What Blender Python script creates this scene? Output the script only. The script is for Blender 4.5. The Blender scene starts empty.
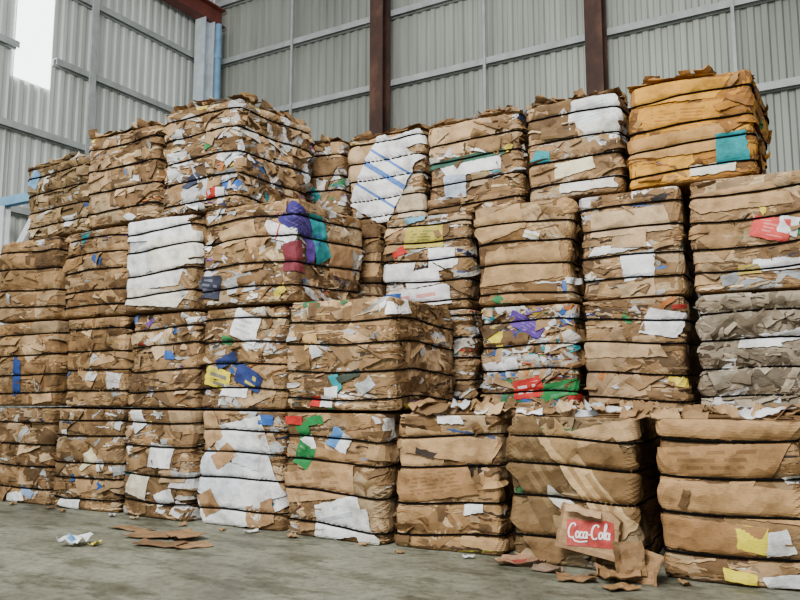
import bpy, math, random, bmesh
from mathutils import Vector, noise, Matrix, Euler

C = bpy.context.scene.collection
def lin(c):
    return tuple(((v/255)/12.92 if v/255<=.04045 else ((v/255+.055)/1.055)**2.4) for v in c)

# ------------------------------------------------------------ materials
def newmat(name):
    m=bpy.data.materials.new(name); m.use_nodes=True
    nt=m.node_tree; b=nt.nodes['Principled BSDF']
    return m,nt,b
def ramp(nt,stops):
    n=nt.nodes.new('ShaderNodeValToRGB'); e=n.color_ramp.elements
    e[0].position=stops[0][0]; e[0].color=(*stops[0][1],1)
    e[1].position=stops[-1][0]; e[1].color=(*stops[-1][1],1)
    for p,c in stops[1:-1]:
        x=e.new(p); x.color=(*c,1)
    return n
def mix(nt,a,b,fac=1.0,mode='MULTIPLY'):
    n=nt.nodes.new('ShaderNodeMix'); n.data_type='RGBA'; n.blend_type=mode
    if isinstance(fac,(int,float)): n.inputs[0].default_value=fac
    else: nt.links.new(fac,n.inputs[0])
    for s,i in ((a,6),(b,7)):
        if isinstance(s,tuple): n.inputs[i].default_value=(*s,1)
        else: nt.links.new(s,n.inputs[i])
    return n.outputs[2]
def tex(nt,scale,mscale=(1,1,1),detail=4,rough=.6,kind='Object'):
    tc=nt.nodes.new('ShaderNodeTexCoord'); mp=nt.nodes.new('ShaderNodeMapping')
    mp.inputs['Scale'].default_value=mscale
    nt.links.new(tc.outputs[kind],mp.inputs[0])
    n=nt.nodes.new('ShaderNodeTexNoise'); n.inputs['Scale'].default_value=scale
    n.inputs['Detail'].default_value=detail; n.inputs['Roughness'].default_value=rough
    nt.links.new(mp.outputs[0],n.inputs[0]); return n
def bump(nt,b,h,strength,dist=.01):
    n=nt.nodes.new('ShaderNodeBump'); n.inputs['Strength'].default_value=strength
    n.inputs['Distance'].default_value=dist
    nt.links.new(h,n.inputs['Height']); nt.links.new(n.outputs[0],b.inputs['Normal'])
    return n
def mth(nt,op,a,b=None):
    n=nt.nodes.new('ShaderNodeMath'); n.operation=op
    for i,s in enumerate((a,b)):
        if s is None: continue
        if isinstance(s,(int,float)): n.inputs[i].default_value=s
        else: nt.links.new(s,n.inputs[i])
    return n.outputs[0]

def sheet_material():
    m,nt,b=newmat('torn_cardboard')
    at=nt.nodes.new('ShaderNodeAttribute'); at.attribute_name='Col'
    pc=nt.nodes.new('ShaderNodeAttribute'); pc.attribute_name='PCol'
    pu=nt.nodes.new('ShaderNodeAttribute'); pu.attribute_name='PUV'
    sp=nt.nodes.new('ShaderNodeSeparateXYZ'); nt.links.new(pu.outputs['Vector'],sp.inputs[0])
    fy=mth(nt,'FRACT',sp.outputs['Y']); row=mth(nt,'LESS_THAN',fy,.5)
    fl=mth(nt,'FLOOR',sp.outputs['Y'])
    cb2=nt.nodes.new('ShaderNodeCombineXYZ')
    nt.links.new(mth(nt,'MULTIPLY',sp.outputs['X'],.5),cb2.inputs[0]); nt.links.new(mth(nt,'MULTIPLY',fl,3.7),cb2.inputs[1]); nt.links.new(sp.outputs['Z'],cb2.inputs[2])
    nz2=nt.nodes.new('ShaderNodeTexNoise'); nz2.inputs['Scale'].default_value=1; nz2.inputs['Detail'].default_value=0
    nt.links.new(cb2.outputs[0],nz2.inputs[0]); g2=mth(nt,'GREATER_THAN',nz2.outputs[0],.47)
    mask=mth(nt,'MULTIPLY',mth(nt,'MULTIPLY',row,.75),mth(nt,'MULTIPLY',g2,pc.outputs['Alpha']))
    base=mix(nt,at.outputs['Color'],pc.outputs['Color'],mask,'MIX')
    t=tex(nt,5,detail=6); r=ramp(nt,[(.33,(.62,.6,.57)),(.52,(1,1,1)),(.7,(1.12,1.11,1.1))])
    nt.links.new(t.outputs[0],r.inputs[0])
    c=mix(nt,base,r.outputs[0])
    t2=tex(nt,3,(10,10,40),3); r2=ramp(nt,[(.36,(.76,.74,.72)),(.56,(1,1,1))]); nt.links.new(t2.outputs[0],r2.inputs[0])
    c=mix(nt,c,r2.outputs[0],.75)
    nt.links.new(c,b.inputs['Base Color'])
    b.inputs['Roughness'].default_value=.7; b.inputs['Specular IOR Level'].default_value=.25
    tc=nt.nodes.new('ShaderNodeTexCoord'); vo=nt.nodes.new('ShaderNodeTexVoronoi'); vo.inputs['Scale'].default_value=9
    nt.links.new(tc.outputs['Object'],vo.inputs['Vector'])
    bn=bump(nt,b,vo.outputs['Distance'],.6,.035)
    t3=tex(nt,4,(6,6,60),3)
    b2=nt.nodes.new('ShaderNodeBump'); b2.inputs['Strength'].default_value=.35; b2.inputs['Distance'].default_value=.006
    nt.links.new(t3.outputs[0],b2.inputs['Height']); nt.links.new(bn.outputs[0],b2.inputs['Normal']); nt.links.new(b2.outputs[0],b.inputs['Normal'])
    return m
def body_material():
    m,nt,b=newmat('compressed_layers')
    oi=nt.nodes.new('ShaderNodeObjectInfo')
    t=tex(nt,2,(1.2,1.2,26),8,.7)
    r=ramp(nt,[(.28,(.10,.08,.07)),(.42,(.4,.36,.32)),(.5,(.9,.87,.84)),(.58,(.45,.4,.36)),(.66,(1.1,1.05,1.0)),(.8,(.5,.5,.5))])
    nt.links.new(t.outputs[0],r.inputs[0])
    c=mix(nt,oi.outputs['Color'],r.outputs[0]); nt.links.new(c,b.inputs['Base Color'])
    b.inputs['Roughness'].default_value=.85; b.inputs['Specular IOR Level'].default_value=.15
    bump(nt,b,t.outputs[0],.8,.03)
    return m
def simple(name,col,rough=.6,metal=0,var=.15,scale=4,ms=(1,1,1),bs=0):
    m,nt,b=newmat(name); l=lin(col)
    t=tex(nt,scale,ms,5); r=ramp(nt,[(.3,tuple(v*(1-var*1.5) for v in l)),(.7,tuple(min(1,v*(1+var)) for v in l))])
    nt.links.new(t.outputs[0],r.inputs[0]); nt.links.new(r.outputs[0],b.inputs['Base Color'])
    b.inputs['Roughness'].default_value=rough; b.inputs['Metallic'].default_value=metal
    if bs: bump(nt,b,t.outputs[0],bs)
    return m
M_SHEET=sheet_material(); M_BODY=body_material()
M_WIRE=simple('dark_baling_wire',(6,5,5),.9,0,0)
M_WIRE.node_tree.nodes['Principled BSDF'].inputs['Specular IOR Level'].default_value=.1
M_GIRT=simple('galvanised_steel',(170,176,174),.5,.1)
M_WHITE=simple('white_painted_steel',(204,214,220),.5)
M_BLUE=simple('blue_painted_steel',(120,164,200),.5)
M_PBLUE=simple('faded_blue_paint',(140,190,224),.5)
M_PALE=simple('pale_panel',(236,240,244),.6)
def rust_mat():
    m,nt,b=newmat('rusty_primer_steel')
    t=tex(nt,1.6,(1,1,.6),7,.7)
    r=ramp(nt,[(.35,lin((48,34,30))),(.52,lin((72,48,38))),(.68,lin((104,72,56)))])
    nt.links.new(t.outputs[0],r.inputs[0]); nt.links.new(r.outputs[0],b.inputs['Base Color']); b.inputs['Roughness'].default_value=.8
    return m
M_RUST=rust_mat()
M_RED=simple('red_oxide_steel',(112,56,46),.7,0,.25,2)
def wall_mat(name,base):
    m,nt,b=newmat(name)
    t=tex(nt,.35,(1,1,.25),4,.5,'Object'); l=lin(base)
    r=ramp(nt,[(.36,tuple(v*.72 for v in l)),(.5,l),(.64,tuple(min(1,v*1.25) for v in l))])
    nt.links.new(t.outputs[0],r.inputs[0])
    t2=tex(nt,3,(2.2,2.2,.12),6); r2=ramp(nt,[(.35,(.74,.74,.72)),(.58,(1,1,1))]); nt.links.new(t2.outputs[0],r2.inputs[0])
    c=mix(nt,r.outputs[0],r2.outputs[0],.8)
    nt.links.new(c,b.inputs['Base Color']); b.inputs['Roughness'].default_value=.5; b.inputs['Metallic'].default_value=.1
    return m
M_WALLB=wall_mat('corrugated_grey_sheet',(156,161,152))
M_WALLL=wall_mat('corrugated_pale_sheet',(198,203,198))
def floor_mat():
    m,nt,b=newmat('worn_concrete')
    t=tex(nt,.7,(1,1,1),8,.65); l=lin((134,134,117))
    r=ramp(nt,[(.36,tuple(v*.5 for v in l)),(.46,tuple(v*.8 for v in l)),(.55,l),(.66,tuple(v*1.25 for v in l))])
    nt.links.new(t.outputs[0],r.inputs[0])
    t2=tex(nt,12,detail=10,rough=.85); r2=ramp(nt,[(.38,(.48,.48,.46)),(.5,(.95,.95,.95)),(.62,(1.2,1.2,1.17))]); nt.links.new(t2.outputs[0],r2.inputs[0])
    c=mix(nt,r.outputs[0],r2.outputs[0],1)
    t4=tex(nt,2.2,(.6,1.6,1),7,.7); r4=ramp(nt,[(.42,(.5,.5,.45)),(.5,(1,1,1))]); nt.links.new(t4.outputs[0],r4.inputs[0])
    c=mix(nt,c,r4.outputs[0],.85)
    nt.links.new(c,b.inputs['Base Color'])
    rr=ramp(nt,[(.42,(.45,)*3),(.58,(.85,)*3)]); nt.links.new(t.outputs[0],rr.inputs[0]); nt.links.new(rr.outputs[0],b.inputs['Roughness'])
    b.inputs['Specular IOR Level'].default_value=.3
    bump(nt,b,t2.outputs[0],.4,.015)
    return m
M_FLOOR=floor_mat()
def win_mat():
    m,nt,b=newmat('daylit_translucent_sheet')
    b.inputs['Base Color'].default_value=(.9,.95,1,1)
    b.inputs['Emission Color'].default_value=(.93,.97,1,1); b.inputs['Emission Strength'].default_value=5
    return m
M_WIN=win_mat()

# ------------------------------------------------------------ helpers
def mesh_obj(name,v,f,mat=None,parent=None,smooth=False,cols=None,pcols=None,puv=None):
    me=bpy.data.meshes.new(name); me.from_pydata(v,[],f)
    if mat: me.materials.append(mat)
    if smooth: me.polygons.foreach_set('use_smooth',[True]*len(me.polygons))
    if cols is not None:
        ca=me.color_attributes.new('Col','FLOAT_COLOR','CORNER')
        arr=[]
        for fi,face in enumerate(f):
            c=cols[fi]
            arr+= [c[0],c[1],c[2],1]*len(face)
        ca.data.foreach_set('color',arr)
        pa=me.color_attributes.new('PCol','FLOAT_COLOR','CORNER')
        arr=[]
        for fi,face in enumerate(f):
            c=pcols[fi] if pcols else (0,0,0,0)
            arr+= [c[0],c[1],c[2],c[3]]*len(face)
        pa.data.foreach_set('color',arr)
        ua=me.attributes.new('PUV','FLOAT_VECTOR','POINT')
        if puv: ua.data.foreach_set('vector',[q for p in puv for q in p])
    me.update()
    o=bpy.data.objects.new(name,me); C.objects.link(o)
    if parent: o.parent=parent
    return o
def empty(name,loc,rot=(0,0,0)):
    e=bpy.data.objects.new(name,None); e.empty_display_size=.2; e.location=loc; e.rotation_euler=rot
    C.objects.link(e); return e
def boxes(name,bl,mat,parent=None):
    v=[];f=[]
    for (x0,y0,z0,x1,y1,z1) in bl:
        b=len(v)
        v+=[(x0,y0,z0),(x1,y0,z0),(x1,y1,z0),(x0,y1,z0),(x0,y0,z1),(x1,y0,z1),(x1,y1,z1),(x0,y1,z1)]
        f+=[(b,b+3,b+2,b+1),(b+4,b+5,b+6,b+7),(b,b+1,b+5,b+4),(b+1,b+2,b+6,b+5),(b+2,b+3,b+7,b+6),(b+3,b,b+4,b+7)]
    return mesh_obj(name,v,f,mat,parent)

# ------------------------------------------------------------ palettes
P={
'brown':[(182,148,106),(160,126,86),(200,168,128),(140,108,72),(208,180,140),(156,124,84),(116,90,60),(176,140,98)],
'smooth':[(178,142,98),(162,124,80),(190,156,114),(138,106,68),(170,134,90),(200,170,130),(124,94,60)],
'tan':[(180,168,146),(168,154,132),(192,180,160),(148,134,112),(174,160,136),(132,118,98)],
'gold':[(206,146,52),(212,154,58),(192,132,50),(168,116,58),(194,150,90),(144,100,48)],
'olive':[(158,132,92),(140,114,76),(174,146,106),(118,94,62),(188,162,124)],
'white':[(232,234,236),(212,216,218),(242,242,242),(190,196,198),(226,220,208)],
'colour':[(60,104,175),(196,60,52),(60,130,84),(228,206,76),(110,75,150),(66,60,60),(46,150,160),(214,130,66),(96,126,190),(50,60,96)],
'dark':[(84,66,50),(62,48,40),(98,74,50)]}

def build_bale(w,d,h,seed,pal='brown',n=110,size=(.18,.58),B=.005,white=.1,colour=.03,acc=(),side=False,top=0,diag=.32,hidden=False,conf=20,flaps=34,rough=1.4,panels=8,strips=1.6):
    rnd=random.Random(seed)
    a=w/2-.036; b=d/2-.05; r=.04
    Lf=2*(a-r); Ls=2*(b-r); La=math.pi/2*r; L=2*Lf+2*Ls+4*La
    def peri(p):
        p%=L
        segs=[(Lf,0),(La,1),(Ls,2),(La,3),(Lf,4),(La,5),(Ls,6),(La,7)]
        for ln,k in segs:
            if p<=ln: break
            p-=ln
        if k==0: return (-a+r+p,-b,0,-1)
        if k==2: return (a,-b+r+p,1,0)
        if k==4: return (a-r-p,b,0,1)
        if k==6: return (-a,b-r-p,-1,0)
        cx,cy,t0={1:(a-r,-b+r,-90),3:(a-r,b-r,0),5:(-a+r,b-r,90),7:(-a+r,-b+r,180)}[k]
        t=math.radians(t0)+p/r
        return (cx+r*math.cos(t),cy+r*math.sin(t),math.cos(t),math.sin(t))
    so=Vector((seed*3.17%50,seed*7.7%50,seed*1.3%50))
    fr=rnd.choice(((.16,.38,.62,.86),(.13,.36,.58,.82),(.18,.42,.64,.85),(.1,.3,.5,.71,.9)))
    zs=[(q+rnd.uniform(-.03,.03))*h for q in fr]
    bounds=[-.03]+zs+[h+.03]
    def warp(x,y): return .05*noise.noise(Vector((x*1.2,y*1.2,0))+so)
    def info(x,y,z):
        zz=z+warp(x,y)
        zz=min(max(zz,bounds[0]+.001),bounds[-1]-.001)
        for i in range(len(bounds)-1):
            if zz<=bounds[i+1]: break
        q=(zz-bounds[i])/(bounds[i+1]-bounds[i])
        return math.sin(math.pi*q),min([abs(zz-k) for k in zs])
    def S(x,y,z):
        s,dist=info(x,y,z)
        o=B*(max(s,0)**.8)-B*.8
        o+=.05*noise.noise(Vector((x*1.5,y*1.5,z*1.7))+so)+.016*noise.noise(Vector((x*5,y*5,z*8))+so)
        for e in (h-z,z):
            if e<.03: o-=.03*(1-max(e,0)/.03)**2
        return o,dist
    def place(p,z,lift,cap,rank):
        x,y,nx,ny=peri(p)
        over=0
        if z>h-.012: over=z-h+.012; z=h-.012
        if z<.006: z=.006
        o,dist=S(x,y,z)
        pin=min(1,.65+.35*dist/.02)
        c2=cap if cap<.03 else .026+(cap-.026)*min(1,dist/.04)
        l=c2*(1-math.exp(-max(0,lift)/c2))
        o+=.001+.006*rank+l*pin
        return (x+nx*(o-over),y+ny*(o-over),z)
    NP=150 if not hidden else 60; NZ=60 if not hidden else 24
    v=[];f=[]
    for j in range(NZ+1):
        z=h*j/NZ
        for i in range(NP):
            x,y,nx,ny=peri(L*i/NP)
            o,_=S(x,y,z); o+=.007*noise.noise(Vector((x*4,y*4,z*48))+so)-.006
            v.append((x+nx*o,y+ny*o,z-.014*(j==NZ)))
    for j in range(NZ):
        for i in range(NP):
            i2=(i+1)%NP
            f.append((j*NP+i,j*NP+i2,(j+1)*NP+i2,(j+1)*NP+i))
    last=NZ*NP
    for k,s in enumerate((.93,.8,.6,.4,.2)):
        st=len(v)
        for i in range(NP):
            x,y,_=v[NZ*NP+i]; x*=s;y*=s
            v.append((x,y,h-.018+.012*noise.noise(Vector((x*4,y*4,9))+so)))
        for i in range(NP):
            i2=(i+1)%NP; f.append((last+i,last+i2,st+i2,st+i))
        last=st
    f.append(tuple(last+i for i in range(NP)))
    f.append(tuple(reversed(range(NP))))
    body=(v,f)
    wires=[]
    for zk in zs:
        n1=120 if not hidden else 30; vv=[];ff=[];K=6;R=.0085
        jit=rnd.uniform(0,9)
        for i in range(n1):
            x,y,nx,ny=peri(L*i/n1)
            z=zk-warp(x,y)+.004*noise.noise(Vector((x*5,y*5,jit)))
            o,_=S(x,y,z); o+=.037
            for k in range(K):
                t=2*math.pi*k/K
                vv.append((x+nx*(o+R*math.cos(t)),y+ny*(o+R*math.cos(t)),z+R*math.sin(t)))
        for i in range(n1):
            for k in range(K):
                i2=(i+1)%n1;k2=(k+1)%K
                ff.append((i*K+k,i2*K+k,i2*K+k2,i*K+k2))
        wires.append((vv,ff))
    sv=[];sf=[];sc=[];sp=[];su=[]
    def sheet(pc,zc,sw,sh,rot,lift,tu,tv,cu,col,pat=None,pcol=None,mode='side',jit=.12,cell=.032,crease=.08,cap=.024,rank=.5,ruff=.02):
        base=len(sv)
        crease*=rough
        nu=max(3,min(30,round(sw/cell))); nv=max(2,min(24,round(sh/(cell*.7))))
        cj=[(rnd.uniform(-jit,jit),rnd.uniform(-jit,jit)) for _ in range(4)]
        ca,sa=math.cos(rot),math.sin(rot)
        ce=rnd.choice((0,1,2,3))
        ridges=[]
        for _ in range(3):
            an=rnd.uniform(0,math.pi); ridges.append((math.cos(an),math.sin(an),rnd.uniform(-.3,.3)*sw,rnd.uniform(-1,1)*crease))
        rs=rnd.uniform(0,90)
        psc=rnd.choice((.03,.05,.08)); psc=min(psc,sh*.4)
        for j in range(nv+1):
            for i in range(nu+1):
                s=i/nu;t=j/nv
                wgt=((1-s)*(1-t),s*(1-t),s*t,(1-s)*t)
                u=s-.5+sum(wgt[k]*cj[k][0] for k in range(4)); q=t-.5+sum(wgt[k]*cj[k][1] for k in range(4))
                X=u*sw;Y=q*sh
                su.append((X/psc,Y/psc,rs))
                if i in(0,nu): X+=ruff*noise.noise(Vector((rs,t*sh*25,i)))
                if j in(0,nv): Y+=ruff*noise.noise(Vector((s*sw*25,rs,j)))
                cc={0:s,1:1-s,2:t,3:1-t}[ce]
                l=lift+tu*X+tv*Y+cu*max(0,cc-.5)**2*4
                for (rx,ry,ro,ra) in ridges: l+=ra*abs(X*rx+Y*ry-ro)
                px=pc+X*ca-Y*sa; pz=zc+X*sa+Y*ca
                if mode=='side': sv.append(place(px,pz,l,cap,rank))
                else:
                    x=max(-a-.03,min(a+.03,px)); y=max(-b-.04,min(b,pz))
                    sv.append((x,y,h-.012+.012*noise.noise(Vector((x*4,y*4,9))+so)+max(0,l)))
        mu=nu//2; a1=nu//6; a2=nu-nu//5; b1=max(1,nv//5); b2=nv-max(1,nv//5)
        for j in range(nv):
            for i in range(nu):
                q=base+j*(nu+1)+i
                sf.append((q,q+1,q+nu+2,q+nu+1))
                c=col; pp=(0,0,0,0)
                if pat=='band' and j==nv//2: c=pcol
                elif pat=='band2' and (i*17//nu) in (4,9,12): c=pcol
                elif pat=='patch' and a1<=i<a2 and b1<=j<b2: c=pcol
                elif pat=='half' and i>=mu: c=pcol
                elif pat in('print','lines') and pcol and b1<=j<b2 and a1<=i<a2: pp=(*pcol,1)
                sc.append(c); sp.append(pp)
    def pick(pal_):
        c=lin(rnd.choice(P[pal_])); k=rnd.uniform(.54,1.1)
        return tuple(min(.92,q*k) for q in c)
    keep=[(k[0]*(Lf+2*r)-r,k[1]*h,k[2]*.5,k[3]*.5) for k in acc if k[2]*k[3]>.012]
    def blocked(p,z,m=0.):
        for (kx,kz,kw,kh) in keep:
            if abs(p-kx)<kw+m and abs(z-kz)<kh+m: return True
        return False
    if not hidden:
        pmax=Lf+La+(Ls if side else .06)
        mult=1.9 if side else 1.0
        cnt=int(n*mult)
        for q in range(cnt):
            rk=q/cnt
            sw=rnd.uniform(*size)*(1 if rnd.random()<.8 else 1.3); sh=sw*rnd.uniform(.3,.8)
            if rk>.55: sw*=.8; sh*=.75
            sh=min(sh,.38)
            rot=rnd.gauss(0,.13) if rnd.random()>diag else rnd.uniform(-1.2,1.2)
            g=rnd.random(); pat=None;pc_=None;col=pick(pal)
            if g<white:
                col=pick('white'); sw*=.8;sh*=.8
                if rnd.random()<.3: pat=rnd.choice(('band','half'));pc_=pick('colour' if rnd.random()<.5 else pal)
            elif g<white+colour:
                col=pick('colour'); sw*=.4;sh*=.45
                if rnd.random()<.4: pat='half';pc_=pick('white')
            elif g<white+colour+.06: col=pick('dark'); sw*=.5;sh*=.5
            elif rnd.random()<.2: pat='print';pc_=tuple(x*.55 for x in col)
            pc=rnd.uniform(-.05,pmax); zc=rnd.uniform(.04,h-.03)
            sheet(pc,zc,sw,sh,rot,.014*rk+rnd.uniform(.0,.012),rnd.uniform(-.04,.04),rnd.uniform(-.1,.1),rnd.uniform(0,.04) if rnd.random()<.5 else 0,col,pat,pc_,rank=rk*.7)
        def strip(lo,hi,cap,rank):
            sw=rnd.uniform(.06,.42); sh=rnd.uniform(.007,.02)
            col=pick(rnd.choice((pal,pal,'dark' if rnd.random()<.6 else pal,'white' if rnd.random()<white*4 else pal,'colour' if rnd.random()<colour*4 else pal)))
            if rnd.random()<.3: col=tuple(min(.9,q*1.35) for q in col)
            p_=rnd.uniform(-.05,pmax); z_=rnd.uniform(.02,h-.02)
            if rank>.8 and blocked(p_,z_): return
            sheet(p_,z_,sw,sh,rnd.gauss(0,.14),rnd.uniform(lo,hi),rnd.uniform(-.05,.05),rnd.uniform(-.6,.6),rnd.uniform(0,.02),col,rank=rank,cap=cap)
        for q in range(int(n*strips*.6*mult)): strip(.01,.03,.026,.7)
        for q in range(int(panels*mult)):
            sw=rnd.uniform(.28,.66); sh=rnd.uniform(.14,.34)
            rot=rnd.gauss(0,.18) if rnd.random()>diag*1.5 else rnd.uniform(-1.1,1.1)
            col=pick(pal) if rnd.random()>white*.7 else pick('white')
            pt='print' if rnd.random()<.3 and max(col)<.6 else None
            p_=rnd.uniform(.05,pmax-.1); z_=rnd.uniform(.1,h-.1)
            if blocked(p_,z_,.0): continue
            sheet(p_,z_,sw,sh,rot,rnd.uniform(.02,.04),rnd.uniform(-.06,.06),rnd.uniform(-.12,.12),rnd.uniform(0,.04),col,pt,tuple(x*.55 for x in col),jit=.1,crease=.12,cap=.03,rank=.8,ruff=.01)
        for q in range(int(n*strips*.45*mult)): strip(.015,.045,.032,.84)
        for q in range(int(flaps*mult)):
            sw=rnd.uniform(.1,.34); p_=rnd.uniform(-.03,pmax); z_=rnd.uniform(.05,h-.05)
            if blocked(p_,z_,.03): continue
            sheet(p_,z_,sw,sw*rnd.uniform(.25,.6),rnd.gauss(0,.45),.014,rnd.uniform(-.15,.15),rnd.uniform(-.4,.4),rnd.uniform(.03,.14),pick('white') if rnd.random()<white else pick(pal),rank=.85,cap=.065,crease=.18,ruff=.01)
        for ai,k in enumerate(acc):
            fx,fz,sw,sh,rd,col,pat,pc_=k
            big=abs(rd)>40 and sw>=.45
            sheet(fx*(Lf+2*r)-r,fz*h,sw*1.08,sh*1.12,math.radians(rd),.10,0,(-.25 if big else 0),.02,lin(col),pat,lin(pc_) if pc_ else None,jit=.1,cell=.024,crease=.12,cap=.06 if big else .037,rank=1+ai*.12,ruff=.012)
        for q in range(int(conf*mult)):
            sw=rnd.uniform(.04,.18); sh=sw*rnd.uniform(.2,.9)
            tot=white+colour*1.3
            g=rnd.random()*(tot+.22)
            col=pick('white') if g<white else pick('colour') if g<tot else pick(pal)
            p_=rnd.uniform(-.05,pmax); z_=rnd.uniform(.02,h-.02)
            if blocked(p_,z_) and rnd.random()<.8: continue
            sheet(p_,z_,sw,sh,rnd.gauss(0,.6),rnd.uniform(.01,.05),rnd.uniform(-.3,.3),rnd.uniform(-.5,.5),rnd.uniform(0,.04),col,cap=.045,rank=.9)
        for q in range(top):
            sw=rnd.uniform(.12,.4)
            yc=-b+abs(rnd.gauss(0,.35)) if not side else rnd.uniform(-b,b)
            sheet(rnd.uniform(-a,a),min(yc,b),sw,sw*rnd.uniform(.3,.7),rnd.uniform(-3,3),rnd.uniform(0,.03),rnd.uniform(-.16,.16),rnd.uniform(-.16,.16),rnd.uniform(0,.08),
                  pick('white') if rnd.random()<white*.7 else pick(pal),mode='top')
    return body,wires,(sv,sf,sc,sp,su)

cnt=0
jr=random.Random(77)
def bale(x0,x1,Y,row,label,d=1.2,seed=None,dz=0,tw=None,lean=None,**k):
    global cnt
    cnt+=1
    sh_=lambda x: x-.045*max(0,min(1,(x+5.6)/3.5))
    x0=sh_(x0);x1=sh_(x1)
    zb=(0,1.1,2.1,3.1)[row]; zt=(1.1,2.1,3.1,4.16)[row]
    w=x1-x0-.03; h=zt-zb-.014+dz
    if row==3 : h+=jr.uniform(-.02,.01)
    seed=seed or cnt*11+3
    tint=k.pop('tint',(150,118,80))
    body,wires,sh=build_bale(w,d,h,seed,**k)
    j1=jr.uniform(-.9,.9); j2=jr.uniform(-.5,.5)
    if tw is None: tw=j1
    if lean is None: lean=j2 if row>0 else 0
    e=empty('cardboard_bale',((x0+x1)/2,Y+d/2+jr.uniform(-.05,.04),zb),(0,math.radians(lean),math.radians(tw)))
    e['label']=label; e['category']='bale'; e['group']='stacked bales of waste cardboard'
    o=mesh_obj('compressed_body',body[0],body[1],M_BODY,e,True); o.color=(*lin(tint),1)
    for wv,wf in wires: mesh_obj('baling_wire',wv,wf,M_WIRE,e,True)
    if sh[0]:
        s=mesh_obj('torn_cardboard_sheets',sh[0],sh[1],M_SHEET,e,False,sh[2],sh[3],sh[4]); s['kind']='stuff'
    return e

W=(238,240,242); BL=(54,100,176); RD=(196,50,44); GR=(40,130,70); YE=(234,218,60); PU=(94,64,150); TE=(36,150,158); BR=(164,130,92)
# ---- bottom tier
bale(-8.9,-7.74,0,0,"brown cardboard bale with white paper scraps at its base",white=.06,
   acc=[(.5,.06,.3,.1,10,W,None,None),(.7,.12,.2,.08,-20,(150,180,220),None,None)])
bale(-7.70,-6.59,0,0,"brown cardboard bale with a small cream sheet on its face",white=.08,acc=[(.55,.5,.26,.12,25,(240,228,190),None,None),(.3,.06,.3,.1,-5,W,None,None),(.75,.45,.1,.1,0,W,None,None)])
bale(-6.57,-5.55,0,0,"brown cardboard bale with mixed cream and white sheets",white=.14,diag=.4,tw=0,acc=[(.6,.56,.32,.2,-6,W,None,None),(.2,.9,.22,.14,-60,W,None,None),(.25,.3,.2,.25,80,(225,215,190),None,None),(.7,.2,.25,.12,20,W,None,None)])
bale(-5.51,-4.43,0,0,"cardboard bale faced with large crumpled white sheets",white=.12,diag=.4,tw=0,acc=[(.52,.74,.55,.3,12,W,None,None),(.25,.42,.5,.36,-18,(222,228,236),None,None),(.68,.42,.5,.44,28,(236,238,242),None,None),(.4,.14,.6,.24,5,W,None,None),(.85,.92,.2,.08,0,BL,None,None),(.8,.12,.28,.18,20,BR,None,None),(.1,.85,.22,.3,30,(190,155,114),None,None),(.6,.6,.26,.16,-14,(212,218,226),None,None),(.32,.6,.24,.14,35,(176,140,100),None,None),(.15,.2,.2,.2,30,(170,136,96),None,None)])
bale(-4.41,-3.30,0,0,"brown cardboard bale with green, blue and white printed panels",size=(.25,.75),n=95,white=.05,colour=.02,acc=[(.4,.42,.7,.24,6,(186,150,108),'print',(140,108,74)),(.45,.6,.5,.18,-8,(170,134,92),None,None),(.24,.8,.22,.14,-65,GR,'half',W),(.22,.64,.18,.18,-30,GR,'print',(120,180,130)),(.33,.93,.18,.07,10,GR,None,None),(.6,.78,.18,.15,-30,(90,146,210),'half',W),(.62,.17,.5,.28,14,W,'print',(180,186,196)),(.88,.12,.14,.34,10,(226,226,218),None,None),(.1,.93,.16,.07,0,RD,None,None)])
bale(-3.26,-2.26,0,0,"brown cardboard bale with smooth folded panels",pal='smooth',size=(.3,.85),n=85,B=.012,white=.03,colour=.01,diag=.25,conf=12,flaps=26,tw=0,acc=[(.55,.76,.7,.2,-6,(186,150,106),None,None),(.4,.5,.6,.24,9,(164,126,84),'print',(130,98,62)),(.75,.32,.16,.07,15,W,None,None),(.85,.08,.4,.07,-4,(182,146,104),None,None),(.55,.95,.24,.06,0,W,None,None),(.3,.7,.05,.16,80,(60,50,44),None,None)])
bale(-2.20,-1.22,0,0,"brown cardboard bale with large slanting crushed panels",pal='olive',size=(.24,.6),n=100,B=.0,white=.04,colour=.02,diag=.8,conf=16,flaps=60,rough=2.2,panels=10,tw=0,acc=[(.2,.24,.5,.24,-55,(132,104,68),None,None),(.92,.62,.5,.24,-54,(128,100,64),None,None),(.66,.58,.8,.24,-54,(194,162,116),'print',(140,110,70)),(.24,.60,.8,.32,-58,(112,88,56),'print',(140,116,80)),(.78,.88,.45,.13,12,(194,160,118),None,None),(.44,.42,.3,.08,-35,(226,222,210),None,None),(.06,.75,.3,.2,30,(150,120,80),None,None),(.5,.8,.5,.16,-46,(156,126,84),None,None)])
bale(-1.15,-.20,.02,0,"brown cardboard bale with wide smooth folds and bright paper",pal='smooth',size=(.35,.9),n=85,B=.026,white=.01,colour=.01,diag=.18,conf=10,flaps=26,tw=3,acc=[(.5,.93,.9,.11,-2,(182,144,98),None,None),(.4,.73,.75,.2,3,(164,126,82),'print',(126,94,58)),(.55,.5,.8,.2,-3,(182,144,98),None,None),(.35,.27,.6,.2,-5,(164,124,80),None,None),(.82,.27,.15,.13,15,W,None,None),(.66,.28,.18,.15,-4,YE,None,None),(.56,.06,.17,.07,-5,YE,None,None),(.85,.05,.2,.07,10,W,None,None)])
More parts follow.
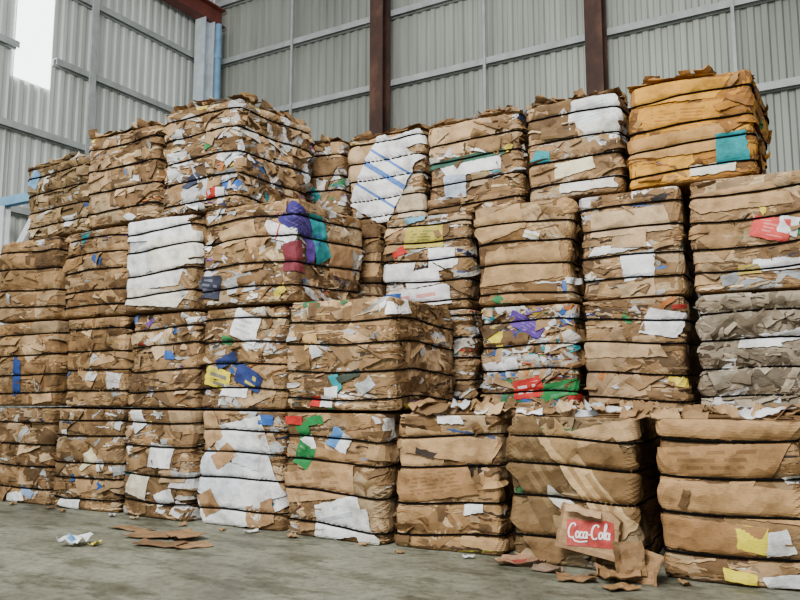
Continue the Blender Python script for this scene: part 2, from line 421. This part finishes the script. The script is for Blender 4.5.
# ---- second tier, front layer
bale(-8.9,-7.70,0,1,"golden brown cardboard bale with a blue printed patch",pal='smooth',size=(.3,.85),n=85,B=.012,white=.01,diag=.18,conf=8,flaps=22,acc=[(.45,.35,.13,.36,-6,(44,72,140),None,None)],tint=(165,125,78))
bale(-7.66,-6.6,0,1,"plain brown cardboard bale bound with dark wires",pal='smooth',size=(.3,.85),n=85,B=.012,white=.02,diag=.18,conf=8,flaps=22)
bale(-6.58,-5.58,0,1,"brown cardboard bale with darker layered scraps",white=.06,colour=.04,pal='brown',conf=40,rough=1.6,strips=2,tw=0,acc=[(.6,.55,.12,.08,0,BL,None,None)])
bale(-5.54,-4.43,0,1,"cardboard bale with blue and yellow fruit carton pieces",white=.1,colour=.04,conf=40,rough=1.5,tw=0,acc=[(.55,.78,.3,.24,-20,W,'print',(180,182,190)),(.2,.3,.28,.18,-15,YE,'print',(50,70,125)),(.6,.3,.3,.17,-25,(50,66,125),'print',YE),(.3,.47,.24,.08,20,(50,66,118),None,None),(.4,.17,.3,.1,-5,W,None,None)])
bale(-4.39,-3.2,0,1,"brown cardboard bale of dense flat layers with exposed side",side=True,size=(.16,.66),n=135,white=.03,colour=.02,diag=.12,conf=26,tw=0,flaps=34,strips=2.2,acc=[(.5,.25,.14,.08,-60,TE,None,None),(.35,.08,.24,.08,0,RD,'half',W),(.45,.16,.16,.08,0,W,None,None),(.62,.3,.22,.06,20,(60,70,60),None,None),(.25,.62,.14,.12,10,(210,170,110),None,None)])
# ---- second tier, rear layer
bale(-4.1,-3.06,1.25,1,"mixed paper and cardboard bale wedged in the stack",white=.25,colour=.06,n=100,conf=80,tw=0)
bale(-3.02,-2.02,1.25,1,"multicoloured mixed paper bale with purple, red and green pieces",white=.14,colour=.12,size=(.12,.36),n=180,diag=.4,conf=170,flaps=90,rough=2,panels=1,strips=2.4,acc=[(.5,.8,.3,.12,-30,PU,'print',(130,110,180)),(.5,.2,.28,.15,8,RD,'print',W),(.83,.18,.3,.13,14,GR,'print',(90,160,110)),(.15,.7,.2,.12,-30,YE,None,None),(.2,.4,.3,.1,10,W,None,None)])
bale(-1.98,-1.06,1.25,1,"brown cardboard bale with a white sheet near its corner",size=(.22,.7),n=105,white=.05,acc=[(.82,.76,.28,.2,-10,W,None,None),(.4,.55,.6,.16,0,(188,158,120),None,None)])
bale(-1.02,-.02,1.25,1,"pale grey-tan bale of thick rounded folded card",pal='tan',size=(.2,.5),n=140,B=.045,white=.02,colour=.0,diag=.2,tint=(164,150,126),conf=8,flaps=60,rough=2.4,panels=3,strips=1,acc=[(.5,.57,.26,.08,0,W,None,None),(.75,.62,.2,.07,10,W,None,None)])
# ---- third tier, front layer
bale(-8.95,-7.80,0,2,"smooth golden brown cardboard bale",pal='smooth',size=(.35,.9),n=80,B=.014,white=.01,colour=.0,diag=.12,conf=5,flaps=18)
bale(-7.74,-6.65,0,2,"brown cardboard bale with neat folded layers",pal='smooth',size=(.35,.9),n=85,B=.014,white=.01,diag=.12,conf=5,flaps=18)
bale(-6.61,-5.58,0,2,"cardboard bale faced with cream and white sheets",white=.45,colour=.01,pal='brown',size=(.2,.6),tw=0,acc=[(.5,.86,.85,.22,-3,W,None,None),(.3,.56,.55,.28,12,(226,228,230),None,None),(.7,.6,.55,.32,7,(240,236,224),None,None),(.45,.33,.7,.14,3,(232,230,226),None,None),(.45,.14,.75,.16,-5,(230,224,208),None,None)])
bale(-5.54,-4.28,0,2,"mixed cardboard bale with teal and purple printed pieces",side=True,white=.12,colour=.04,size=(.15,.5),n=155,conf=60,tw=0,lean=0,rough=1.7,flaps=52,strips=2.2,acc=[(1.6,.5,.4,.3,0,BR,None,None),(.84,.68,.16,.3,70,W,'band',RD),(.98,.42,.18,.24,10,(120,50,60),None,None),(1.04,.76,.32,.2,-35,(58,50,120),'print',(100,80,150)),(1.15,.54,.12,.26,8,PU,None,None),(1.28,.66,.22,.4,15,TE,'print',(60,90,150)),(.1,.2,.26,.2,-10,(50,54,70),'print',(120,124,140)),(.4,.7,.4,.16,10,(190,158,116),None,None)])
# ---- third tier, rear layer
bale(-5.24,-4.20,1.25,2,"plain brown cardboard bale partly hidden in the stack",n=60,d=1.3,tw=0,lean=0)
bale(-4.15,-3.11,1.3,2,"cardboard bale with green and yellow carton and white packaging",white=.18,colour=.05,conf=60,rough=1.6,tw=0,panels=4,acc=[(.5,.78,.42,.24,-4,(196,178,80),'print',(96,116,66)),(.5,.12,.7,.18,3,W,'print',(216,110,100)),(.2,.4,.34,.2,0,W,None,None),(.75,.5,.24,.2,0,W,'band',BL),(.5,.32,.34,.14,8,W,None,None),(.1,.12,.2,.1,0,BL,None,None),(.2,.62,.14,.08,20,RD,None,None),(.4,.96,.24,.06,5,(110,165,190),None,None)])
bale(-3.06,-2.04,1.3,2,"brown cardboard bale with broad smooth panels",pal='smooth',size=(.35,.9),n=80,B=.01,white=.02,conf=10,flaps=20,tw=0,acc=[(.5,.35,.8,.3,3,(180,146,102),None,None),(.3,.8,.5,.24,14,(188,154,110),None,None),(.62,.66,.14,.07,-20,W,'band',(210,195,110))])
bale(-2.0,-1.07,1.3,2,"pale brown cardboard bale with a white label sheet",pal='brown',size=(.22,.7),n=105,white=.07,acc=[(.6,.29,.28,.22,3,W,None,None),(.5,.7,.6,.2,0,(200,172,134),None,None),(.4,.47,.5,.07,5,W,None,None)])
bale(-1.04,-.02,1.3,2,"brown cardboard bale with a red and white printed sheet",size=(.26,.75),n=100,white=.03,conf=14,acc=[(.4,.8,.7,.18,3,(190,154,110),None,None),(.66,.5,.26,.18,-18,(222,84,78),'print',(236,160,150)),(.8,.52,.14,.14,-15,W,None,None),(.75,.2,.4,.08,0,W,None,None),(.45,.17,.16,.07,0,(190,165,80),None,None)])
# ---- top tier, front layer
bale(-8.56,-7.44,0.05,3,"rough brown cardboard bale with frayed edges and blue scrap",pal='olive',diag=.45,top=110,tw=1.5,dz=-.15,lean=-2,flaps=120,rough=2.6,strips=2,acc=[(.12,.85,.18,.12,60,(120,165,205),None,None)])
bale(-7.36,-6.18,0.02,3,"brown cardboard bale of thick flattened layers",pal='brown',size=(.3,.85),n=95,diag=.15,top=70,white=.02,flaps=50,tw=0,lean=0,rough=1.7)
bale(-6.14,-5.03,0,3,"mixed paper and cardboard bale bristling with coloured scraps",side=True,white=.22,colour=.05,size=(.12,.44),n=165,diag=.4,top=140,dz=.07,conf=110,flaps=110,tw=0,lean=0,rough=2.2,strips=2.4,panels=3,acc=[(.7,.15,.22,.1,0,RD,'half',W),(.4,.3,.22,.1,20,(60,66,86),None,None),(.9,.2,.18,.08,-10,BL,None,None)])
# ---- top tier, rear layer
bale(-5.82,-4.78,1.4,3,"mixed scrap paper bale with green and white pieces",white=.35,colour=.09,size=(.1,.35),n=160,side=False,top=60,d=1.3,conf=140,rough=2,tw=0,lean=0)
bale(-4.74,-3.72,1.4,3,"cardboard bale faced with large white blue-striped sheet",white=.12,colour=.02,size=(.2,.6),n=105,top=60,d=1.3,dz=-.01,tw=0,acc=[(.12,.7,.3,.4,30,(200,170,132),None,None),(.5,.48,.8,.56,62,(238,240,242),'band2',(96,136,206)),(.75,.87,.4,.18,10,W,None,None),(.85,.2,.3,.3,0,(206,188,158),None,None),(.33,.3,.3,.06,66,GR,None,None)])
bale(-3.69,-2.58,1.4,3,"loosely packed cardboard bale with a dark green strip",white=.1,colour=.03,size=(.16,.5),n=120,top=90,d=1.3,dz=-.05,conf=60,flaps=80,rough=2,strips=2.2,tw=0,acc=[(.5,.48,.6,.12,3,W,None,None),(.35,.58,.8,.06,3,(60,100,84),None,None),(.4,.9,.4,.14,10,(198,164,122),None,None),(.3,.3,.24,.2,0,(180,195,215),None,None)])
bale(-2.54,-1.58,1.4,3,"brown cardboard bale with white film and yellow scraps",white=.05,colour=.02,size=(.28,.8),n=90,top=70,d=1.3,B=.01,dz=-.08,tw=0,acc=[(.75,.83,.4,.3,10,W,'print',(190,212,226)),(.8,.65,.34,.12,0,(226,226,220),None,None),(.5,.3,.36,.12,5,(238,228,190),None,None),(.7,.1,.5,.1,0,(230,225,215),None,None)])
bale(-1.54,-.44,1.4,3,"golden mustard cardboard bale with a teal patch",side=True,pal='gold',white=.02,colour=.01,size=(.35,.9),n=80,top=80,d=1.3,B=.014,dz=-.09,diag=.12,tint=(200,140,60),tw=0,lean=0,conf=10,flaps=28,acc=[(.35,.38,.8,.2,3,(190,146,88),None,None),(.4,.63,.7,.2,-4,(208,148,56),'print',(160,110,50)),(.4,.87,.7,.18,-3,(212,154,58),None,None),(.7,.1,.34,.08,0,(226,222,205),None,None),(.82,.27,.24,.22,0,TE,None,None)])
# ---- supporting bales behind the front layer
for (x0,x1,row) in [(-5.3,-4.24,0),(-4.2,-3.14,0),(-3.12,-2.1,0),(-2.08,-1.07,0),(-1.05,-.02,0),(-5.2,-4.14,1)]:
    bale(x0,x1,1.27,row,"brown cardboard bale at the core of the stack",hidden=True,d=1.3,tw=0,lean=0)

# ------------------------------------------------------------ loose scraps
def scrap(loc,w,l,rz,col,label,name='cardboard_scrap',pcol=None,droop=0,seed=0,hgt=.03,tilt=0,cat='cardboard scrap',group=None):
    rnd=random.Random(seed+91); n=8; v=[];f=[];cols=[]
    cj=[(rnd.uniform(-.14,.14),rnd.uniform(-.14,.14)) for _ in range(4)]
    T=.005
    ed=[rnd.uniform(-.02,.02) for _ in range(4*(n+1))]
    for side in (0,1):
        for j in range(n+1):
            for i in range(n+1):
                s=i/n;t=j/n; g=((1-s)*(1-t),s*(1-t),s*t,(1-s)*t)
                u=s-.5+sum(g[k]*cj[k][0] for k in range(4)); q=t-.5+sum(g[k]*cj[k][1] for k in range(4))
                if i in(0,n):u+=ed[j+(0 if i==0 else n+1)]
                if j in(0,n):q+=ed[i+2*n+2+(0 if j==0 else n+1)]
                z=hgt*(abs(u)**1.5*.8+ .7*(1+noise.noise(Vector((u*3,q*3,seed*1.7)))))
                if droop and q<0: z-=droop*(-q)**1.3*2
                v.append((u*w,q*l,z+(T if side else 0)))
    m=(n+1)*(n+1)
    for j in range(n):
        for i in range(n):
            q=j*(n+1)+i
            f.append((q,q+n+1,q+n+2,q+1)); cols.append(col)
            f.append((m+q,m+q+1,m+q+n+2,m+q+n+1)); cols.append(pcol if (pcol and 1<i<5 and 1<j<6) else col)
    bd=[i for i in range(n)]+[j*(n+1)+n for j in range(n)]+[n*(n+1)+i for i in range(n,0,-1)]+[j*(n+1) for j in range(n,0,-1)]
    for k in range(len(bd)):
        a_=bd[k];b_=bd[(k+1)%len(bd)]; f.append((a_,b_,m+b_,m+a_)); cols.append(tuple(x*.7 for x in col))
    zm=min(p[2] for p in v) if not droop else 0
    v=[(p[0],p[1],p[2]-zm) for p in v]
    o=mesh_obj(name,v,f,M_SHEET,None,False,cols)
    o.location=loc; o.rotation_euler=(tilt,0,rz)
    o['label']=label;o['category']=cat
    if group:o['group']=group
    return o
fl="torn brown cardboard flap lying flat on the concrete floor"
scrap((-5.30,-.70,.002),.42,.24,.3,lin((140,110,78)),fl,seed=1,hgt=.03,group='floor scraps')
scrap((-4.98,-.60,.02),.4,.28,-.4,lin((156,122,86)),fl,seed=2,hgt=.04,group='floor scraps')
scrap((-4.70,-.80,.002),.34,.22,.9,lin((160,126,90)),fl,seed=3,hgt=.03,group='floor scraps')
scrap((-4.98,-.92,.004),.38,.22,.2,lin((124,96,68)),fl,seed=4,hgt=.03,group='floor scraps')
scrap((-5.75,-.55,.002),.42,.14,.1,lin((140,112,80)),fl,seed=5,hgt=.03,group='floor scraps')
scrap((-5.56,-1.28,.002),.2,.24,.5,lin(W),"crumpled white and blue plastic wrapper lying on the concrete floor",name='plastic_wrapper',pcol=lin((110,170,220)),seed=6,hgt=.14,cat='wrapper')
scrap((-5.42,-1.2,.004),.08,.1,.2,lin((220,206,90)),"small yellow paper scrap beside a crumpled wrapper on concrete",name='paper_scrap',seed=13,hgt=.04,cat='paper scrap')
scrap((-5.75,-1.02,.002),.07,.04,.5,lin((200,190,160)),"tiny pale paper chip on the concrete floor",name='paper_scrap',seed=7,hgt=.01,cat='paper scrap')
rf=random.Random(9)
for i in range(16):
    x=-8.6+i*.5+rf.uniform(-.15,.15)
    s_=rf.uniform(.07,.16)
    scrap((x,rf.uniform(-.2,-.1),.003),s_,s_*.6,rf.uniform(-1,1),lin(rf.choice(P['brown'] if i%4 else P['white'])),"small torn scrap on the concrete at the foot of a bale",seed=60+i,hgt=.03,group='floor scraps')
scrap((-1.36,-.24,.01),.28,.2,.4,lin((150,116,78)),"crumpled brown cardboard flap on the floor against a bale",seed=8,hgt=.1)
scrap((-1.18,-.13,.06),.22,.24,-.5,lin((160,126,88)),"upturned brown cardboard flap on the floor against a bale",seed=9,hgt=.1,tilt=.9)
scrap((-1.34,-.12,.14),.2,.24,.3,lin((136,106,72)),"torn brown cardboard flap leaning against the foot of a bale",seed=19,hgt=.08,tilt=1.1)
scrap((-1.62,-.38,.002),.24,.14,.2,lin((140,108,74)),"small torn cardboard piece on the floor beside a bale",seed=10,hgt=.04)
scrap((-1.30,-.46,.002),.18,.12,.8,lin((156,120,80)),"small torn cardboard piece on the floor beside a bale",seed=16,hgt=.03)
scrap((-2.10,-.14,.01),.32,.16,.2,lin((160,122,94)),"reddish brown crushed carton flap on the floor against a bale",pcol=lin((150,66,58)),seed=11,hgt=.06)
scrap((-1.88,-.20,.004),.24,.14,-.2,lin((132,110,90)),"dark crushed cardboard piece on the floor beside a bale",seed=12,hgt=.06)
rl=random.Random(5)
for i in range(90):
    x=-3.05+i*.027+rl.uniform(-.06,.06) if i<72 else rl.uniform(-1.1,-.3)
    y=rl.uniform(.06,.22) if i%2==0 else rl.uniform(.25,.95)
    wh=rl.random()<.2
    s_=rl.uniform(.08,.28)
    scrap((x,y,1.085+rl.uniform(0,.03)),s_,s_*rl.uniform(.4,.9),rl.uniform(-.8,.8),
        lin(rl.choice(P['white'] if wh else P['brown'])), "loose white paper sheet lying on top of the lowest bales" if wh else "loose torn brown cardboard flap on top of the lowest bales",
        name='paper_scrap' if wh else 'cardboard_scrap',cat='paper scrap' if wh else 'cardboard scrap',seed=20+i,hgt=rl.uniform(.03,.08),droop=rl.uniform(.02,.09) if i%2==0 else 0,group='loose scraps on the bale ledge')

# soft drink carton -------------------------------------------------
ce=empty('soft_drink_carton',(-1.63,-.10,.13),(math.radians(-8),math.radians(9),math.radians(0)))
ce.scale=(.86,.86,.86)
ce['label']="crushed brown soft drink carton with faded red panel and script lettering"; ce['category']='carton'
v=[];f=[]
nx,nz=22,18
cw,chh,cd=.50,.36,.06
def crush(x,z,y=0):
    return .25*max(0,x-.17)+.12*max(0,.05-z)+.09*max(0,abs(x*.6+z-.2)-.12)+.06*max(0,.06-abs(x*.9-z*.4+.02))+.008*noise.noise(Vector((x*9,z*9,5)))
def wob(x,z): return .02*noise.noise(Vector((x*12,8,2)))*(z/chh)**2 - (.6*max(0,x-.17) if z>.24 else 0)
for s_ in (0,1):
    for j in range(nz+1):
        for i in range(nx+1):
            x=(i/nx-.5)*cw;z=j/nz*chh
            v.append((x+.02*noise.noise(Vector((z*14,3,1+(x>0))))*(abs(x)/.25)**2,(-cd/2-crush(x,z)) if s_==0 else (cd/2),z+wob(x,z)))
m=(nx+1)*(nz+1)
fcol=[]
for j in range(nz):
    for i in range(nx):
        q=j*(nx+1)+i
        f.append((q,q+1,q+nx+2,q+nx+1)); f.append((m+q,m+q+nx+1,m+q+nx+2,m+q+1))
        cc=(176,142,104) if j>1 and i>0 else (150,118,84)
        fcol+= [lin(cc),lin((160,128,92))]
bd=[i for i in range(nx)]+[j*(nx+1)+nx for j in range(nz)]+[nz*(nx+1)+i for i in range(nx,0,-1)]+[j*(nx+1) for j in range(nz,0,-1)]
for k in range(len(bd)): f.append((bd[k],m+bd[k],m+bd[(k+1)%len(bd)],bd[(k+1)%len(bd)])); fcol.append(lin((140,108,74)))
mesh_obj('carton_body',v,f,M_SHEET,ce,False,fcol)
vv=[];ff=[];n=8
for j in range(n+1):
    for i in range(n+1):
        s=i/n;t=j/n
        vv.append((-.22+.3*s+.02*t,-cd/2-.02-.05*t-.02*math.sin(3*s),chh-.005+.06*t*(1-t)-.05*t+wob(-.22+.3*s,chh)))
for j in range(n):
    for i in range(n):
        q=j*(n+1)+i; ff.append((q,q+1,q+n+2,q+n+1))
mesh_obj('carton_flap',vv,ff,M_SHEET,ce,False,[lin((190,158,120))]*len(ff))
M_CRED=simple('carton_red_print',(184,60,52),.6,0,.4,12); M_CWH=simple('cream_print',(246,240,234),.6,0,.03,14)
tr=math.radians(10)
def rotp(x,z): return (x*math.cos(tr)-z*math.sin(tr)+.015, x*math.sin(tr)+z*math.cos(tr)+.165)
def onface(x,z,off): return (x,-cd/2-crush(x,z)-off,z+wob(x,z))
vv=[];ff=[];n=22
for j in range(n+1):
    for i in range(n+1):
        x,z=rotp(-.19+.39*i/n+.004*noise.noise(Vector((j*.7,1,2))),-.105+.205*j/n+.004*noise.noise(Vector((i*.7,4,2))))
        vv.append(onface(x,z,.006))
for j in range(n):
    for i in range(n):
        q=j*(n+1)+i; ff.append((q,q+1,q+n+2,q+n+1))
mesh_obj('printed_panel',vv,ff,M_CRED,ce)
def arc(cx,cy,rx,ry,a0,a1,n=18):
    return [(cx+rx*math.cos(math.radians(a0+(a1-a0)*i/n)),cy+ry*math.sin(math.radians(a0+(a1-a0)*i/n))) for i in range(n+1)]
strokes=[]
def Cc(x): strokes.append(arc(x+.9,1.05,.85,1.1,42,305)); 
def oo(x): strokes.append(arc(x+.42,.5,.38,.48,60,430))
def cc_(x): strokes.append(arc(x+.42,.5,.38,.48,50,320))
def aa(x): strokes.append(arc(x+.42,.5,.38,.48,50,400)); strokes.append([(x+.85,1.0),(x+.82,.35),(x+.92,.05),(x+1.15,.15)])
def ll(x): strokes.append([(x+.0,.3),(x+.3,1.0),(x+.52,1.9),(x+.38,2.25),(x+.22,1.9),(x+.2,.5),(x+.35,.05),(x+.6,.15)])
Cc(0); oo(1.8); cc_(2.75); aa(3.55)
strokes.append([(4.8,.55),(5.3,.6)])
Cc(5.4); oo(7.15); ll(8.1); aa(8.65)
strokes.append([(1.3,-.1),(1.9,-.5),(2.9,-.62),(4.0,-.5),(4.7,-.42)])
vv=[];ff=[]
sc_=.0355
for st in strokes:
    pts=[]
    for i in range(len(st)-1):
        for k in range(3):
            t=k/3; pts.append((st[i][0]*(1-t)+st[i+1][0]*t,st[i][1]*(1-t)+st[i+1][1]*t))
    pts.append(st[-1]); b0=len(vv)
    for i,(px,py) in enumerate(pts):
        q0=pts[max(0,i-1)];q1=pts[min(len(pts)-1,i+1)]
        dx,dy=q1[0]-q0[0],q1[1]-q0[1]; l_=math.hypot(dx,dy) or 1; dx/=l_;dy/=l_
        wd=.09+.11*abs(dy)
        for sg in (-1,1):
            X=(px-dy*wd*sg+ (py)*.22-5.15)*sc_; Y=(py+dx*wd*sg-.78)*sc_*1.45
            x,z=rotp(X,Y)
            vv.append(onface(x,z,.012))
    for i in range(len(pts)-1):
        ff.append((b0+2*i,b0+2*i+1,b0+2*i+3,b0+2*i+2))
mesh_obj('script_lettering',vv,ff,M_CWH,ce)

# ------------------------------------------------------------ setting
fl_=boxes('floor',[(-16,-10,-.1,8,8,0)],M_FLOOR); fl_['kind']='structure'
YW=6.96; XL=-12.3; HT=11.5
def corr(name,pts,mat):
    v=[];f=[]
    for ax,a0,a1,z0,z1 in pts:
        per=.2; prof=[(0,0),(.05,0),(.075,.035),(.155,.035),(.18,0)]
        line=[]
        s=math.floor(a0/per)*per
        while s<a1:
            for pu,po in prof:
                q=s+pu
                if a0<=q<=a1: line.append((q,po))
            s+=per
        line=[(a0,0)]+line+[(a1,0)]
        b0=len(v)
        for q,po in line:
            for z in (z0,z1):
                v.append((q,YW+.04-po,z) if ax=='x' else (XL-.04+po,q,z))
        for i in range(len(line)-1):
            f.append((b0+2*i,b0+2*i+2,b0+2*i+3,b0+2*i+1))
    o=mesh_obj(name,v,f,mat); o['kind']='structure'; return o
corr('wall_back',[('x',XL,6.5,0,HT)],M_WALLB)
wy0,wy1,wz0,wz1=2.15,2.84,6.8,10.2
corr('wall_left',[('y',-9,wy0,0,HT),('y',wy1,YW,0,HT),('y',wy0,wy1,0,wz0),('y',wy0,wy1,wz1,HT)],M_WALLL)
wn=boxes('window_1',[(XL+.0,wy0-.01,wz0-.01,XL+.012,wy1+.01,wz1+.01)],M_WIN); wn['kind']='structure'
def girt(bl,label,group,name='wall_girt',mat=M_GIRT,cat='steel rail'):
    o=boxes(name,bl,mat); o['label']=label;o['category']=cat
    if group:o['group']=group
    return o
ZG=(1.5,2.95,4.4,5.87,7.32,8.77,10.2)
for z in ZG:
    girt([(XL+.06,YW-.06,z-.06,6.4,YW-.015,z+.06),(XL+.06,YW-.16,z+.045,6.4,YW-.06,z+.06),(XL+.06,YW-.16,z-.06,6.4,YW-.15,z+.045)],"long galvanised steel girt fixed across the corrugated wall",'wall girts')
for z in ZG:
    segs=[(-8.9,YW-.2)] if not (wz0<z<wz1) else [(-8.9,wy0-.02),(wy1+.02,YW-.2)]
    for a0,a1 in segs:
        girt([(XL+.015,a0,z-.06,XL+.06,a1,z+.06),(XL+.06,a0,z+.045,XL+.16,a1,z+.06),(XL+.15,a0,z-.06,XL+.16,a1,z+.045)],"long galvanised steel girt fixed across the corrugated wall",'wall girts')
for x in (-9.8,-5.32,-1.12,2.8):
    girt([(x-.025,YW-.2,0,x+.025,YW-.165,HT)],"thin pale steel bracing strip standing against the wall girts",'bracing strips',name='bracing_strip',cat='steel strip')
girt([(XL+.165,3.55,0,XL+.2,3.69,HT)],"pale steel mullion standing against the wall girts",None,name='wall_mullion',cat='steel post')
for x in (-7.47,-3.22,1.03):
    wd=.145
    y0=YW-.50;y1=YW-.19
    girt([(x-wd,y0,0,x+wd,y0+.025,HT),(x-wd,y1-.025,0,x+wd,y1,HT),(x-.012,y0+.025,0,x+.012,y1-.025,HT)],"tall rusty brown steel H-section column standing along the corrugated wall",'rusty steel columns',name='steel_column',mat=M_RUST,cat='column')
girt([(XL+.2,YW-.75,0,XL+.5,YW-.72,9.6),(XL+.2,YW-.47,0,XL+.5,YW-.44,9.6),(XL+.34,YW-.72,0,XL+.36,YW-.47,9.6)],"white painted steel column in the corner of the shed",None,name='corner_column',mat=M_WHITE,cat='column')
bm=bmesh.new(); bmesh.ops.create_cone(bm,cap_ends=True,segments=20,radius1=.07,radius2=.07,depth=9.5)
for z in (-2,0,2,4): 
    bmesh.ops.create_cone(bm,cap_ends=True,segments=20,radius1=.085,radius2=.085,depth=.12,matrix=Matrix.Translation((0,0,z)))
me=bpy.data.meshes.new('downpipe'); bm.to_mesh(me); bm.free(); me.materials.append(M_BLUE)
o=bpy.data.objects.new('downpipe',me); C.objects.link(o); o.location=(XL+.62,YW-.45,4.75)
o['label']="blue painted vertical downpipe beside the white corner column";o['category']='pipe'
girt([(XL+.2,-2,10.0,XL+.5,YW-.1,10.03),(XL+.2,-2,9.6,XL+.5,YW-.1,9.63),(XL+.34,-2,9.63,XL+.36,YW-.1,10.0)],"red oxide painted steel roof beam resting on the corner column",None,name='roof_beam',mat=M_RED,cat='steel beam')

he=empty('support_frame',(-10.6,1.55,0)); he['label']="pale blue steel beam on white posts with a diagonal brace"; he['category']='steel frame'
boxes('beam',[(-1.3,-.06,4.19,1.3,-.045,4.33),(-1.3,.045,4.19,1.3,.06,4.33),(-1.3,-.045,4.255,1.3,.045,4.265)],M_PBLUE,he)
for x in (-.75,1.15):
    boxes('post',[(x-.07,-.06,0,x+.07,-.045,4.19),(x-.07,.045,0,x+.07,.06,4.19),(x-.008,-.045,0,x+.008,.045,4.19)],M_PALE,he)
def slab(name,p0,p1,wd,dp,mat):
    d_=(Vector(p1)-Vector(p0)).normalized(); s_=Vector((-d_.z,0,d_.x))*wd/2; y_=Vector((0,dp/2,0))
    vv=[]
    for p in (Vector(p0),Vector(p1)):
        for a_,b_ in ((-1,-1),(1,-1),(1,1),(-1,1)): vv.append(tuple(p+s_*a_+y_*b_))
    ff=[(0,1,2,3),(7,6,5,4),(0,4,5,1),(1,5,6,2),(2,6,7,3),(3,7,4,0)]
    return mesh_obj(name,vv,ff,mat,he)
slab('diagonal_brace',(-.7,-.02,3.0),(.25,-.02,4.17),.13,.05,M_PALE)
slab('diagonal_brace',(1.1,-.02,3.3),(.45,-.02,4.17),.13,.05,M_PALE)

# ------------------------------------------------------------ light
w=bpy.data.worlds.new('World'); bpy.context.scene.world=w; w.use_nodes=True
bg=w.node_tree.nodes['Background']; bg.inputs[0].default_value=(.93,.96,1,1); bg.inputs[1].default_value=.52
def area(loc,target,sx,sy,e,col=(1,1,1)):
    l=bpy.data.lights.new('Area','AREA'); l.shape='RECTANGLE'; l.size=sx;l.size_y=sy;l.energy=e;l.color=col
    o=bpy.data.objects.new('daylight_opening',l); C.objects.link(o); o.location=loc
    o.rotation_euler=(Vector(target)-Vector(loc)).to_track_quat('-Z','Y').to_euler()
area((-2,-7.5,7.5),(-4,1,1.6),5,3,1700,(1,.985,.94))
area((-9,-6,9),(-4,1,2),4,4,350,(1,1,1))

cam=bpy.data.cameras.new('Camera'); co=bpy.data.objects.new('Camera',cam); C.objects.link(co)
co.location=(0,-5.54,1.25); co.rotation_euler=(math.radians(96.98),0,math.radians(30)); cam.lens=34.2; cam.sensor_width=36
bpy.context.scene.camera=co
